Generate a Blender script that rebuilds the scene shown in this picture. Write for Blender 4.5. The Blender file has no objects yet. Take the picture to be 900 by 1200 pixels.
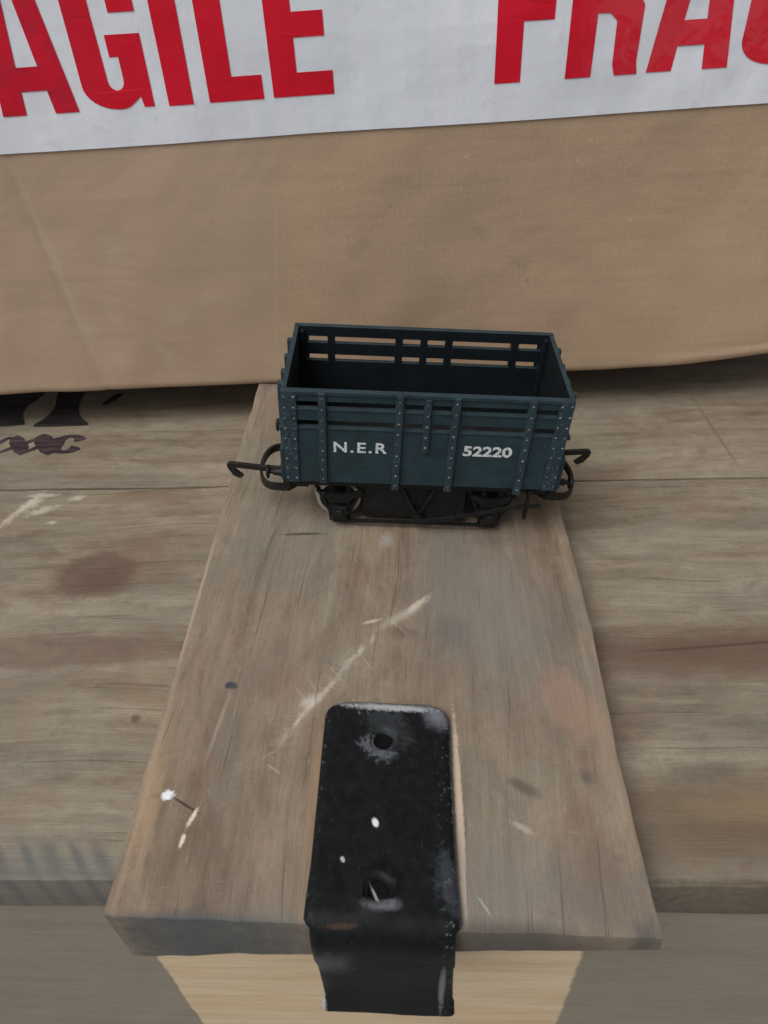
import bpy, bmesh, math, random
from mathutils import Vector, Matrix, noise
from mathutils.geometry import tessellate_polygon
random.seed(7)
S = 0.001                       # all numbers below are millimetres
scene = bpy.context.scene
COL = scene.collection
R = math.radians

# ------------------------------------------------------------------ camera
cd = bpy.data.cameras.new('camera'); cam = bpy.data.objects.new('camera', cd); COL.objects.link(cam)
fwd = Vector((-0.04605985, 0.75287724, -0.6565473)); rgt = Vector((0.99883245, 0.02512569, -0.04126057)); up = Vector((0.01456794, 0.65768121, 0.7531555))
m = Matrix((rgt, up, -fwd)).transposed().to_4x4(); m.translation = Vector((0, 0, 143)) * S
cam.matrix_world = m
cd.sensor_fit = 'VERTICAL'; cd.sensor_height = 32.0; cd.lens = 858.0 / 1200.0 * 32.0
cd.clip_start = 0.005; cd.clip_end = 200
cd.dof.use_dof = True; cd.dof.focus_distance = 0.205; cd.dof.aperture_fstop = 32.0
scene.camera = cam

# ------------------------------------------------------------------ light
SUN_EL, SUN_AZ = 60.0, -135.0     # azimuth measured clockwise from +Y (negative = to the left)
w = bpy.data.worlds.new('World'); scene.world = w; w.use_nodes = True
nt = w.node_tree; bg = nt.nodes['Background']
sky = nt.nodes.new('ShaderNodeTexSky'); sky.sky_type = 'NISHITA'; sky.sun_disc = False
sky.sun_elevation = R(SUN_EL); sky.sun_rotation = R(SUN_AZ); sky.dust_density = 4.0; sky.air_density = 1.0
hs = nt.nodes.new('ShaderNodeHueSaturation'); hs.inputs['Saturation'].default_value = 0.34
nt.links.new(sky.outputs[0], hs.inputs['Color']); nt.links.new(hs.outputs[0], bg.inputs['Color'])
bg.inputs['Strength'].default_value = 0.065
sl = bpy.data.lights.new('sun', 'SUN'); sun = bpy.data.objects.new('sun', sl); COL.objects.link(sun)
sl.energy = 1.4; sl.angle = R(40); sl.color = (1.0, 0.975, 0.925)
sv = Vector((math.sin(R(SUN_AZ)) * math.cos(R(SUN_EL)), math.cos(R(SUN_AZ)) * math.cos(R(SUN_EL)), math.sin(R(SUN_EL))))
sun.rotation_euler = sv.to_track_quat('Z', 'Y').to_euler()
scene.view_settings.view_transform = 'Standard'; scene.view_settings.look = 'None'
scene.view_settings.exposure = 0.55; scene.view_settings.gamma = 1.0
scene.render.engine = 'CYCLES'

# ------------------------------------------------------------------ objects
def tag(o, label=None, cat=None, group=None, kind=None):
    for k, v in (('label', label), ('category', cat), ('group', group), ('kind', kind)):
        if v: o[k] = v
    return o

def empty(name, loc, rot=(0, 0, 0)):
    o = bpy.data.objects.new(name, None); COL.objects.link(o); o.empty_display_size = 0.01
    o.location = Vector(loc) * S; o.rotation_euler = rot
    return o

def obj(name, bm, mat, parent=None, smooth=False, bevel=0, world=False, ang=30):
    """bm is in mm; world=True: its coordinates are scene coordinates even under a parent"""
    bmesh.ops.recalc_face_normals(bm, faces=bm.faces)
    me = bpy.data.meshes.new(name)
    for v in bm.verts: v.co *= S
    bm.to_mesh(me); bm.free()
    for mt in (mat if isinstance(mat, (list, tuple)) else [mat]): me.materials.append(mt)
    if smooth:
        for p in me.polygons: p.use_smooth = True
        try: me.set_sharp_from_angle(angle=R(ang))
        except Exception: pass
    o = bpy.data.objects.new(name, me); COL.objects.link(o)
    if parent:
        o.parent = parent
        if world: o.location = -parent.location
    if bevel:
        b = o.modifiers.new('bevel', 'BEVEL'); b.width = bevel * S; b.segments = 2; b.limit_method = 'ANGLE'; b.angle_limit = R(35)
    return o

def BM(): return bmesh.new()
def box(bm, x0, x1, y0, y1, z0, z1, mi=0):
    vs = [bm.verts.new(p) for p in ((x0,y0,z0),(x1,y0,z0),(x1,y1,z0),(x0,y1,z0),(x0,y0,z1),(x1,y0,z1),(x1,y1,z1),(x0,y1,z1))]
    for f in ((0,3,2,1),(4,5,6,7),(0,1,5,4),(1,2,6,5),(2,3,7,6),(3,0,4,7)):
        bm.faces.new([vs[i] for i in f]).material_index = mi
    return vs
def bar(bm, a, b, wd, th, upv=(0, 0, 1)):
    """rectangular bar from a to b; wd across, th along upv"""
    a, b = Vector(a), Vector(b); d = (b - a).normalized(); u = Vector(upv); s = d.cross(u)
    if s.length < 1e-4: s = d.cross(Vector((1, 0, 0)))
    s.normalize(); u = s.cross(d).normalized()
    ra = [bm.verts.new(a + s * i * wd / 2 + u * j * th / 2) for i, j in ((-1,-1),(1,-1),(1,1),(-1,1))]
    rb = [bm.verts.new(b + s * i * wd / 2 + u * j * th / 2) for i, j in ((-1,-1),(1,-1),(1,1),(-1,1))]
    for i in range(4): bm.faces.new((ra[i], ra[(i+1)%4], rb[(i+1)%4], rb[i]))
    bm.faces.new(ra[::-1]); bm.faces.new(rb)
def tube(bm, a, b, r, r2=None, n=16):
    a, b = Vector(a), Vector(b); d = (b - a).normalized(); q = d.to_track_quat('Z', 'Y'); r2 = r if r2 is None else r2
    A = [bm.verts.new(a + q @ Vector((r*math.cos(t), r*math.sin(t), 0))) for t in [2*math.pi*i/n for i in range(n)]]
    B = [bm.verts.new(b + q @ Vector((r2*math.cos(t), r2*math.sin(t), 0))) for t in [2*math.pi*i/n for i in range(n)]]
    for i in range(n): bm.faces.new((A[i], A[(i+1)%n], B[(i+1)%n], B[i]))
    bm.faces.new(A[::-1]); bm.faces.new(B)
def lathe(bm, o, axis, prof, n=32):
    """prof: list of (r, h) along axis from o"""
    o = Vector(o); q = Vector(axis).normalized().to_track_quat('Z', 'Y'); rings = []
    for r, h in prof:
        if r < 1e-5: rings.append([bm.verts.new(o + q @ Vector((0, 0, h)))]); continue
        rings.append([bm.verts.new(o + q @ Vector((r*math.cos(2*math.pi*i/n), r*math.sin(2*math.pi*i/n), h))) for i in range(n)])
    for A, B in zip(rings, rings[1:]):
        for i in range(n):
            if len(A) == 1 and len(B) == 1: break
            if len(A) == 1: bm.faces.new((A[0], B[i], B[(i+1)%n]))
            elif len(B) == 1: bm.faces.new((A[i], A[(i+1)%n], B[0]))
            else: bm.faces.new((A[i], A[(i+1)%n], B[(i+1)%n], B[i]))
def prism(bm, pts, fn, mi=0):
    """polygon pts extruded: fn(p, side) -> 3D point for side 0/1"""
    A = [bm.verts.new(fn(p, 0)) for p in pts]; B = [bm.verts.new(fn(p, 1)) for p in pts]
    n = len(pts)
    for i in range(n): bm.faces.new((A[i], A[(i+1)%n], B[(i+1)%n], B[i])).material_index = mi
    bm.faces.new(A[::-1]).material_index = mi; bm.faces.new(B).material_index = mi
def dome(bm, c, n, r):
    c = Vector(c); n = Vector(n)
    lathe(bm, c - n * 0.05, n, [(r, 0), (r * .92, r * .45), (r * .55, r * .8), (0, r * .92)], 8)

# ------------------------------------------------------------------ material builder
class Mat:
    def __init__(s, name, rough=0.7, spec=0.5):
        s.m = bpy.data.materials.new(name); s.m.use_nodes = True; s.nt = s.m.node_tree
        s.p = s.nt.nodes['Principled BSDF']; s.p.inputs['Roughness'].default_value = rough
        s.p.inputs['Specular IOR Level'].default_value = spec
        tc = s.n('ShaderNodeTexCoord'); mp = s.n('ShaderNodeVectorMath', operation='SCALE'); mp.inputs['Scale'].default_value = 1 / S
        s.nt.links.new(tc.outputs['Object'], mp.inputs[0]); s.co = mp.outputs[0]
    def n(s, t, **k):
        x = s.nt.nodes.new(t)
        for a, b in k.items(): setattr(x, a, b)
        return x
    def set(s, inp, v):
        if isinstance(v, bpy.types.NodeSocket): s.nt.links.new(v, inp)
        elif isinstance(v, tuple) and len(v) == 3 and inp.type == 'RGBA': inp.default_value = (*v, 1)
        else: inp.default_value = v
    def math(s, op, a, b=0.0, c=None, clamp=False):
        x = s.n('ShaderNodeMath', operation=op, use_clamp=clamp); s.set(x.inputs[0], a); s.set(x.inputs[1], b)
        if c is not None: s.set(x.inputs[2], c)
        return x.outputs[0]
    def vec(s, scale=(1, 1, 1), loc=(0, 0, 0), rot=0.0, src=None, kind='POINT'):
        x = s.n('ShaderNodeMapping', vector_type=kind); s.set(x.inputs[0], src or s.co)
        x.inputs['Scale'].default_value = scale; x.inputs['Location'].default_value = loc; x.inputs['Rotation'].default_value = (0, 0, rot)
        return x.outputs[0]
    def noise(s, vec, scale=1.0, detail=4, rough=0.55, dist=0.0, col=False):
        x = s.n('ShaderNodeTexNoise'); s.set(x.inputs['Vector'], vec); x.inputs['Scale'].default_value = scale
        x.inputs['Detail'].default_value = detail; x.inputs['Roughness'].default_value = rough; x.inputs['Distortion'].default_value = dist
        return x.outputs['Color' if col else 'Fac']
    def rng(s, v, a, b, c=0.0, d=1.0, smooth=False):
        x = s.n('ShaderNodeMapRange'); s.set(x.inputs[0], v)
        if smooth: x.interpolation_type = 'SMOOTHSTEP'
        for i, q in zip((1, 2, 3, 4), (a, b, c, d)): s.set(x.inputs[i], q)
        return x.outputs[0]
    def mix(s, f, a, b, mode='MIX'):
        x = s.n('ShaderNodeMix', data_type='RGBA', blend_type=mode); s.set(x.inputs[0], f); s.set(x.inputs[6], a); s.set(x.inputs[7], b)
        return x.outputs[2]
    def ramp(s, v, stops):
        x = s.n('ShaderNodeValToRGB'); s.set(x.inputs[0], v); e = x.color_ramp.elements
        while len(e) < len(stops): e.new(0.5)
        for q, (p, c) in zip(e, stops): q.position = p; q.color = (*c, 1)
        return x.outputs[0]
    def bump(s, h, strength=0.5, dist=0.2, prev=None):
        x = s.n('ShaderNodeBump'); s.set(x.inputs['Height'], h); x.inputs['Strength'].default_value = strength; x.inputs['Distance'].default_value = dist * S
        if prev: s.set(x.inputs['Normal'], prev)
        return x.outputs[0]
    def spot(s, c, pos, rad, rot=0.0, col=(0, 0, 0), k=1.0, soft=0.3, rough=0.4, nscale=None, stripe=None):
        """a stain or scrape: an ellipse at pos (mm) with a ragged rim, mixed into colour c"""
        rx, ry = rad
        if getattr(s, 'cup', False): q = 1 + 0.079 * pos[0] / 143; pos = (pos[0] * q, pos[1] * q)
        v = s.vec((1, 1, 0), (-pos[0], -pos[1], 0))
        r = s._rot(v, rot, rx, ry)
        l = s.n('ShaderNodeVectorMath', operation='LENGTH'); s.set(l.inputs[0], r)
        small = min(rx, ry)
        nscale = max(nscale or 0, min(1.6, max(0.07, 0.75 / small)))
        rough = max(rough, 0.5) if small < 3 else max(rough, 0.3)
        nz = s.noise(s.co, nscale, 6, 0.68)
        d = s.math('ADD', l.outputs['Value'], s.math('MULTIPLY', s.math('SUBTRACT', nz, 0.5), rough * 2.4))
        f = s.rng(d, 1 + soft, 1 - soft, 0, k, True)
        if stripe is not None: f = s.math('MULTIPLY', f, stripe)
        return s.mix(f, c, col)
    def _rot(s, v, rot, rx, ry):
        a = s.n('ShaderNodeVectorRotate', rotation_type='Z_AXIS'); s.set(a.inputs[0], v); a.inputs['Angle'].default_value = -rot
        b = s.n('ShaderNodeVectorMath', operation='MULTIPLY'); s.set(b.inputs[0], a.outputs[0]); b.inputs[1].default_value = (1 / rx, 1 / ry, 0)
        return b.outputs[0]
    def line(s, c, a, b, wd, **k):
        dx, dy = b[0] - a[0], b[1] - a[1]
        return s.spot(c, ((a[0]+b[0])/2, (a[1]+b[1])/2), (math.hypot(dx, dy) / 2, wd / 2), math.atan2(dy, dx), **k)

def wood(name, along='x', tones=None, seed=0.0, grainy=1.0, spots=None, rough=0.72, patch=0.02):
    M = Mat(name, rough, 0.35)
    off = (seed * 37.1, seed * 91.7, seed * 13.3)
    # gentle wander of the grain, then stretch along it
    wv = M.noise(M.vec((0.008, 0.008, 0.008), off), 1.0, 2, 0.5, col=True)
    wob = M.n('ShaderNodeVectorMath', operation='MULTIPLY_ADD'); M.set(wob.inputs[0], wv); wob.inputs[1].default_value = (22, 22, 0); M.set(wob.inputs[2], M.co)
    st = lambda a, b, z: (a, b, z) if along == 'x' else (b, a, z)
    g1 = M.noise(M.vec(st(0.006, 0.10, 0.1), off, src=wob.outputs[0]), 1, 5, 0.62, 0.4)
    g2 = M.noise(M.vec(st(0.03, 0.5, 0.5), off, src=wob.outputs[0]), 1, 5, 0.65, 0.5)
    g3 = M.noise(M.vec(st(0.10, 2.6, 2.0), off), 1, 3, 0.6)
    pt = M.noise(M.vec(st(0.5, 1.1, 1), off), patch, 5, 0.6, 0.6)
    t = tones or [(0.0, (0.10, 0.082, 0.064)), (0.36, (0.165, 0.135, 0.105)), (0.52, (0.215, 0.182, 0.145)), (0.7, (0.245, 0.21, 0.17)), (1, (0.30, 0.25, 0.2))]
    g4 = M.noise(M.vec(st(0.045, 0.11, 0.1), (off[2], off[0], off[1])), 1, 5, 0.65, 0.8)      # broad uneven weathering
    v = M.math('ADD', M.math('MULTIPLY', g1, 0.44), M.math('MULTIPLY', g2, 0.18))
    v = M.math('ADD', v, M.math('MULTIPLY', g4, 0.38))
    v = M.rng(v, 0.32, 0.68, 0.04, 0.96)
    c = M.ramp(v, t)
    grey = M.mix(M.rng(g2, 0.3, 0.7), (0.135, 0.128, 0.102), (0.215, 0.205, 0.165))
    c = M.mix(M.rng(pt, 0.44, 0.68, 0, 0.62, True), c, grey)
    fib = M.math('MULTIPLY', M.rng(g3, 0.35, 0.7, 0.9, 1.08), M.rng(M.noise(M.co, 0.8, 4, 0.75), 0.3, 0.7, 0.9, 1.1))
    c = M.mix(0.8 * grainy, c, fib, 'MULTIPLY')
    # handling grime and rubbed blotches, hardly stretched at all
    b1 = M.noise(M.vec(st(0.035, 0.055, 0.05), (off[1] + 3, off[0] + 9, 1)), 1, 6, 0.68, 0.7)
    c = M.mix(M.rng(b1, 0.5, 0.66, 0, 0.55, True), c, (0.215, 0.155, 0.112))
    b2 = M.noise(M.vec(st(0.03, 0.06, 0.05), (off[0] + 30, off[1] - 9, 5)), 1, 6, 0.7, 0.9)
    c = M.mix(M.rng(b2, 0.5, 0.66, 0, 0.5, True), c, (0.165, 0.160, 0.128))
    b3 = M.noise(M.vec(st(0.16, 0.22, 0.2), (off[0], off[1] + 55, 5)), 1, 5, 0.72, 0.5)
    c = M.mix(M.rng(b3, 0.56, 0.72, 0, 0.4, True), c, (0.12, 0.105, 0.085))
    c = M.mix(M.rng(b3, 0.42, 0.28, 0, 0.35, True), c, (0.30, 0.25, 0.19))
    # long dark drying cracks and raised fibres
    ck = M.noise(M.vec(st(0.012, 0.9, 0.8), (off[2], 5, off[0]), src=wob.outputs[0]), 1, 3, 0.6, 0.2)
    crack = M.rng(ck, 0.655, 0.70, 0, 1, True)
    c = M.mix(M.math('MULTIPLY', crack, 0.28), c, (0.055, 0.042, 0.030))
    br = M.noise(M.vec(st(0.02, 0.045, 0.04), (off[1] + 7, off[2], 3)), 1, 5, 0.7, 0.8)
    c = M.mix(M.rng(br, 0.5, 0.68, 0, 0.5, True), c, (0.15, 0.095, 0.062))
    dark = M.noise(M.vec(st(0.02, 0.06, 0.05), (off[1], off[0], 3)), 1, 6, 0.7, 1.2)
    c = M.mix(M.rng(dark, 0.56, 0.74, 0, 0.5, True), c, (0.085, 0.075, 0.062))
    # pores, splinters and crossing scratches
    po = M.noise(M.vec(st(0.22, 3.4, 3), (off[0], 1, 2)), 1, 2, 0.5); c = M.mix(M.rng(po, 0.66, 0.72, 0, 0.4), c, (0.07, 0.055, 0.04))
    for a_, q_ in ((0.6, 11), (-0.9, 23), (1.9, 41)):
        sc = M.noise(M.vec((0.05, 2.6, 2), (q_ + seed, q_, 0), rot=a_), 1, 2, 0.5, 0.1); c = M.mix(M.rng(sc, 0.74, 0.76, 0, 0.3), c, (0.38, 0.33, 0.26))
    # tiny grime specks and pale fibres
    sp = M.noise(M.co, 0.9, 2, 0.5); c = M.mix(M.rng(sp, 0.72, 0.78, 0, 0.35), c, (0.06, 0.052, 0.045))
    sp2 = M.noise(M.vec(st(0.3, 1.4, 1), (9, 4, 2)), 1, 2, 0.5); c = M.mix(M.rng(sp2, 0.73, 0.8, 0, 0.35), c, (0.42, 0.38, 0.32))
    M.streak = g3
    if spots: c = spots(M, c)
    M.set(M.p.inputs['Base Color'], c)
    h = M.math('ADD', M.math('MULTIPLY', g2, 0.7), M.math('MULTIPLY', g3, 0.5))
    h = M.math('SUBTRACT', h, M.math('MULTIPLY', crack, 0.6))
    b = M.bump(h, 0.7, 0.35)
    b = M.bump(M.noise(M.co, 1.6, 3, 0.6), 0.25, 0.15, b)
    M.set(M.p.inputs['Normal'], b)
    M.set(M.p.inputs['Roughness'], M.rng(g2, 0.3, 0.7, rough - 0.08, rough + 0.1))
    return M.m

# --------------------------------------------------------------- wood with its own stains
def lid_spots(M, c):
    c = M.spot(c, (-97.5, 152), (12.5, 9.5), 0.1, (0.10, 0.060, 0.045), 0.72, 0.25, 0.22, 0.2)      # round knot
    c = M.spot(c, (-96, 150), (6, 4), 0.1, (0.095, 0.055, 0.042), 0.4, 0.5, 0.3, 0.3)
    c = M.spot(c, (-110, 123), (54, 5.6), 0.02, (0.12, 0.072, 0.052), 0.55, 0.25, 0.18, 0.12)          # brown band, left
    c = M.spot(c, (86, 122), (50, 7.5), 0.03, (0.105, 0.062, 0.042), 0.85, 0.6, 0.35, 0.12)            # brown band, right
    c = M.line(c, (60, 122), (110, 126.5), 0.9, col=(0.06, 0.032, 0.022), k=0.7, soft=0.5, rough=0.3)
    c = M.spot(c, (70, 77), (36, 10), 0.06, (0.12, 0.074, 0.042), 0.75, 0.8, 0.4, 0.1)
    c = M.spot(c, (85, 61.6), (60, 1.7), 0, (0.23, 0.208, 0.163), 0.8, 0.15, 0.3)
    c = M.spot(c, (78, 118 - 38), (20, 3), 0.05, (0.26, 0.20, 0.11), 0.4, 0.8, 0.5)                  # orange brown stain by the front
    c = M.spot(c, (64, 88), (7, 2.2), 0.0, (0.08, 0.066, 0.055), 0.5, 0.6, 0.4, 0.2)
    c = M.line(c, (106, 241), (108.5, 201), 1.3, col=(0.13, 0.085, 0.062), k=0.55, soft=0.5, rough=0.3)
    for (p, r, a) in (((-133.5, 182), (8.5, 1.5), 1.15), ((-126, 182), (4.6, 1.6), 0.45), ((-128, 190), (5, 1.0), 0.05), ((-116, 188.6), (2.2, 1.5), 0.3), ((-120, 176), (1.4, 0.8), 0), ((-130.5, 186), (3.4, 2.2), 0.9)):
        c = M.spot(c, p, (r[0], r[1] * .9), a, (0.46, 0.43, 0.35), 0.65, 0.7, 1.3, 0.6)                               # white paint smear
    for x, w_, k_ in ((-93.5, 1.6, .6), (-88, 2.4, .75), (-81.2, 1.7, .8), (-76, 2.6, .7), (-70.3, 1.7, .85), (-65.2, 2.3, .7)):
        c = M.line(c, (x - 6, 70.5), (x, 63.6), w_, col=(0.075, 0.074, 0.070), k=k_, soft=0.8, rough=0.5)
        c = M.spot(c, (x + .4, 62.6), (w_ * .55, 1.0), 0, (0.075, 0.074, 0.070), k_ * .8, 0.6, 0.5)
    c = M.line(c, (38, 63.5), (112, 63.1), 1.8, col=(0.06, 0.042, 0.028), k=0.7, soft=0.8, rough=0.7)
    c = M.line(c, (-120, 64.8), (-60, 64.6), 1.4, col=(0.07, 0.06, 0.05), k=0.4, soft=0.8, rough=0.7)
    c = M.spot(c, (-81, 64), (22, 6), 0.0, (0.125, 0.127, 0.12), 0.6, 0.6, 0.3, 0.1)
    c = M.spot(c, (-71, 102), (1.2, 1.1), 0, (0.05, 0.04, 0.03), 0.8, 0.4, 0.2)
    c = M.spot(c, (-70, 112), (6, 12), 0.2, (0.30, 0.21, 0.14), 0.25, 0.8, 0.3, 0.1)
    return c

def batten_spots(M, c):
    M.cup = True
    pale = (0.50, 0.46, 0.39)
    c = M.spot(c, (17, 128), (16, 22), 0.2, (0.175, 0.17, 0.16), 0.55, 0.8, 0.4, 0.08)
    c = M.spot(c, (8, 118), (4, 5), 0.3, (0.10, 0.10, 0.098), 0.35, 0.8, 0.4, 0.3)
    c = M.spot(c, (-4, 118), (3.6, 1.8), 0.1, (0.10, 0.078, 0.062), 0.5, 0.6, 0.3, 0.3)
    c = M.spot(c, (34, 97), (6.0, 9), 0.5, (0.29, 0.19, 0.138), 0.6, 0.3, 0.7, 0.15)                   # pinkish patch
    c = M.spot(c, (38, 88), (3, 10), 0.1, (0.28, 0.2, 0.15), 0.4, 0.6, 0.3, 0.15)
    c = M.spot(c, (21, 77), (3.4, 1.3), -0.5, (0.10, 0.075, 0.055), 0.7, 0.5, 0.3, 0.3)
    c = M.spot(c, (34.3, 79.4), (1.4, 1.6), 0, (0.085, 0.08, 0.07), 0.6, 0.8, 0.3, 0.3)
    c = M.spot(c, (39.4, 48.5), (2.2, 3.2), 0, (0.055, 0.055, 0.052), 0.7, 0.8, 0.3, 0.3)
    c = M.spot(c, (-44.8, 102.5), (1.5, 1.0), 0, (0.035, 0.045, 0.06), 0.95, 0.3, 0.1)                    # nail hole
    c = M.line(c, (-44.6, 100), (-46.5, 84), 0.9, col=(0.36, 0.30, 0.24), k=0.45, soft=0.6, rough=0.4)
    st = M.rng(M.noise(M.vec((0.35, 1.5, 1), rot=0.9), 1.2, 3, 0.7), 0.42, 0.58)
    c = M.line(c, (-33, 84), (-12, 117), 4.5, col=(0.40, 0.36, 0.29), k=0.3, soft=0.9, rough=1.0, nscale=0.3, stripe=st)   # long diagonal scrape
    rnd = random.Random(4)
    for k in range(15):
        f = (k + rnd.random() * .8) / 15; px_, py_ = -33 + 23 * f + rnd.uniform(-.5, .5), 84 + 35.5 * f
        if f > .95: continue
        c = M.spot(c, (px_, py_), (rnd.uniform(1.2, 3.0), rnd.uniform(0.22, 0.5) * (1.3 if f > .25 else .8)), 1.0 + rnd.uniform(-.45, .35), (0.50, 0.46, 0.38), rnd.uniform(.25, .6) * (1 if f > .2 else .5), 0.9, 1.2, 0.9)
    for (a, b) in (((-29.5, 102), (-24.5, 96)), ((-27, 105), (-22.5, 98)), ((-15, 112), (-11.5, 107)), ((-22, 108), (-18.5, 104)), ((-9, 124), (-3, 117.5))):
        c = M.line(c, a, b, .3, col=(0.42, 0.37, 0.3), k=0.4, soft=0.6, rough=0.5)
    c = M.spot(c, (-25.3, 98), (2.0, 1.2), 0.6, (0.52, 0.49, 0.42), 0.65, 0.9, 1.1, 0.7)
    c = M.line(c, (-3, 124.5), (2.2, 130), 1.6, col=(0.54, 0.48, 0.38), k=0.75, soft=0.7, rough=1.5, nscale=0.8)
    c = M.line(c, (-9, 120), (0, 127), 2.4, col=pale, k=0.4, soft=0.7, rough=0.7, nscale=0.8)
    c = M.line(c, (-14, 121), (-10, 122.5), 0.9, col=(0.52, 0.47, 0.38), k=0.7, soft=0.7, rough=1.0, nscale=0.9)
    c = M.line(c, (-33, 82), (-30, 80), 0.4, col=pale, k=0.4, soft=0.5, rough=0.7, nscale=0.9)
    c = M.spot(c, (-9, 152), (1.6, 2.4), 0, (0.42, 0.42, 0.40), 0.45, 0.9, 1.0, 0.6)                        # bit of residue by the wheels
    c = M.line(c, (-38.5, 154.3), (-28, 155.3), 1.0, col=(0.035, 0.03, 0.026), k=0.8, soft=0.5, rough=0.6, nscale=0.5)
    c = M.spot(c, (24, 152), (10, 3), 0.1, (0.08, 0.07, 0.06), 0.4, 0.8, 0.5, 0.3)
    # white drips with a dark thread
    c = M.spot(c, (-53.2, 75.1), (1.25, 1.0), 0.2, (0.78, 0.80, 0.85), 0.95, 0.3, 0.7, 0.6)
    c = M.line(c, (-51.8, 74.6), (-45.8, 71.4), 0.55, col=(0.05, 0.03, 0.02), k=0.9, soft=0.4, rough=0.3)
    c = M.line(c, (-56.6, 74.8), (-54.6, 75.4), 1.2, col=(0.07, 0.05, 0.04), k=0.85, soft=0.4, rough=0.3)
    c = M.line(c, (-46.2, 72), (-47.4, 68.6), 0.8, col=(0.66, 0.61, 0.5), k=0.9, soft=0.5, rough=1.0, nscale=0.7)
    c = M.line(c, (-47.5, 67.0), (-47.9, 64.4), 0.8, col=(0.66, 0.61, 0.5), k=0.9, soft=0.5, rough=1.0, nscale=0.7)
    # light on the left chamfer painted as a pale line, bare wood beside the strap, grey front end
    c = M.line(c, (-58.2, 102), (-57.6, 52), 1.3, col=(0.36, 0.265, 0.175), k=0.5, soft=0.7, rough=0.8, nscale=0.12)
    c = M.line(c, (-57.0, 84), (-55.5, 62), 3.4, col=(0.36, 0.25, 0.155), k=0.6, soft=0.8, rough=0.8, nscale=0.15)
    c = M.line(c, (-58.8, 150), (-58.6, 108), 0.9, col=(0.40, 0.33, 0.25), k=0.5, soft=0.5, rough=0.6, nscale=0.2)
    c = M.line(c, (7.3, 93), (7.6, 50), 1.6, col=(0.56, 0.44, 0.34), k=0.85, soft=0.35, rough=0.25, nscale=0.3)
    c = M.line(c, (-22.3, 92), (-22.6, 50), 2.4, col=(0.25, 0.165, 0.10), k=0.6, soft=0.6, rough=0.3, nscale=0.2)
    c = M.line(c, (10, 55.5), (12.2, 52.2), 0.4, col=(0.5, 0.46, 0.4), k=0.8, soft=0.6, rough=0.8)
    c = M.spot(c, (19.7, 68.5), (2.0, 0.6), -0.5, (0.45, 0.42, 0.35), 0.6, 0.8, 1.0, 0.6)
    c = M.spot(c, (-40, 48.4), (23, 3.6), 0, (0.072, 0.083, 0.087), 0.92, 0.4, 0.35, 0.3)
    c = M.spot(c, (14, 48.0), (15, 3.2), 0, (0.06, 0.04, 0.028), 0.95, 0.5, 0.3, 0.2)
    c = M.spot(c, (10, 56), (30, 9), 0, (0.17, 0.165, 0.155), 0.45, 0.8, 0.4, 0.1)
    return c

GREYER = [(0.0, (0.095, 0.072, 0.048)), (0.30, (0.165, 0.132, 0.092)), (0.5, (0.225, 0.188, 0.136)), (0.7, (0.265, 0.228, 0.168)), (1, (0.34, 0.29, 0.215))]
WARM = [(0.0, (0.10, 0.070, 0.046)), (0.30, (0.165, 0.120, 0.082)), (0.5, (0.222, 0.168, 0.118)), (0.7, (0.262, 0.205, 0.147)), (1, (0.34, 0.275, 0.20))]
m_lid = wood('weathered_lid_wood', 'x', GREYER, 1.0, spots=lid_spots)
m_lid_back = wood('weathered_back_wood', 'x', GREYER, 2.3, spots=lid_spots)
m_batten = wood('batten_wood', 'y', WARM, 3.1, spots=batten_spots)

def front_spots(M, c):
    # unweathered strip of wood, as wide as the lost batten that covered it
    sx = M.n('ShaderNodeSeparateXYZ'); M.set(sx.inputs[0], M.co)
    nz = M.math('MULTIPLY', M.math('SUBTRACT', M.noise(M.co, 0.12, 4, 0.6), 0.5), 2.2)
    X = M.math('ADD', sx.outputs[0], nz)
    f = M.math('MULTIPLY', M.rng(X, -67.4, -66.6, 0, 1, True), M.rng(X, 37.2, 38.6, 1, 0, True))
    g = M.noise(M.vec((0.012, 0.2, 0.16), (4, 0, 0)), 1, 5, 0.6, 0.4)
    g2 = M.noise(M.vec((0.06, 1.5, 1.2), (4, 0, 0)), 1, 4, 0.6)
    pale = M.ramp(M.math('ADD', M.math('MULTIPLY', g, 0.7), M.math('MULTIPLY', g2, 0.3)), [(0.28, (0.44, 0.30, 0.175)), (0.45, (0.56, 0.42, 0.265)), (0.6, (0.62, 0.49, 0.33)), (0.8, (0.66, 0.54, 0.38))])
    base = M.mix(0.62, c, (0.26, 0.236, 0.186))
    return M.mix(f, base, pale)
m_front = wood('front_wall_wood', 'x', GREYER, 5.2, grainy=0.6, spots=front_spots)

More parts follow.
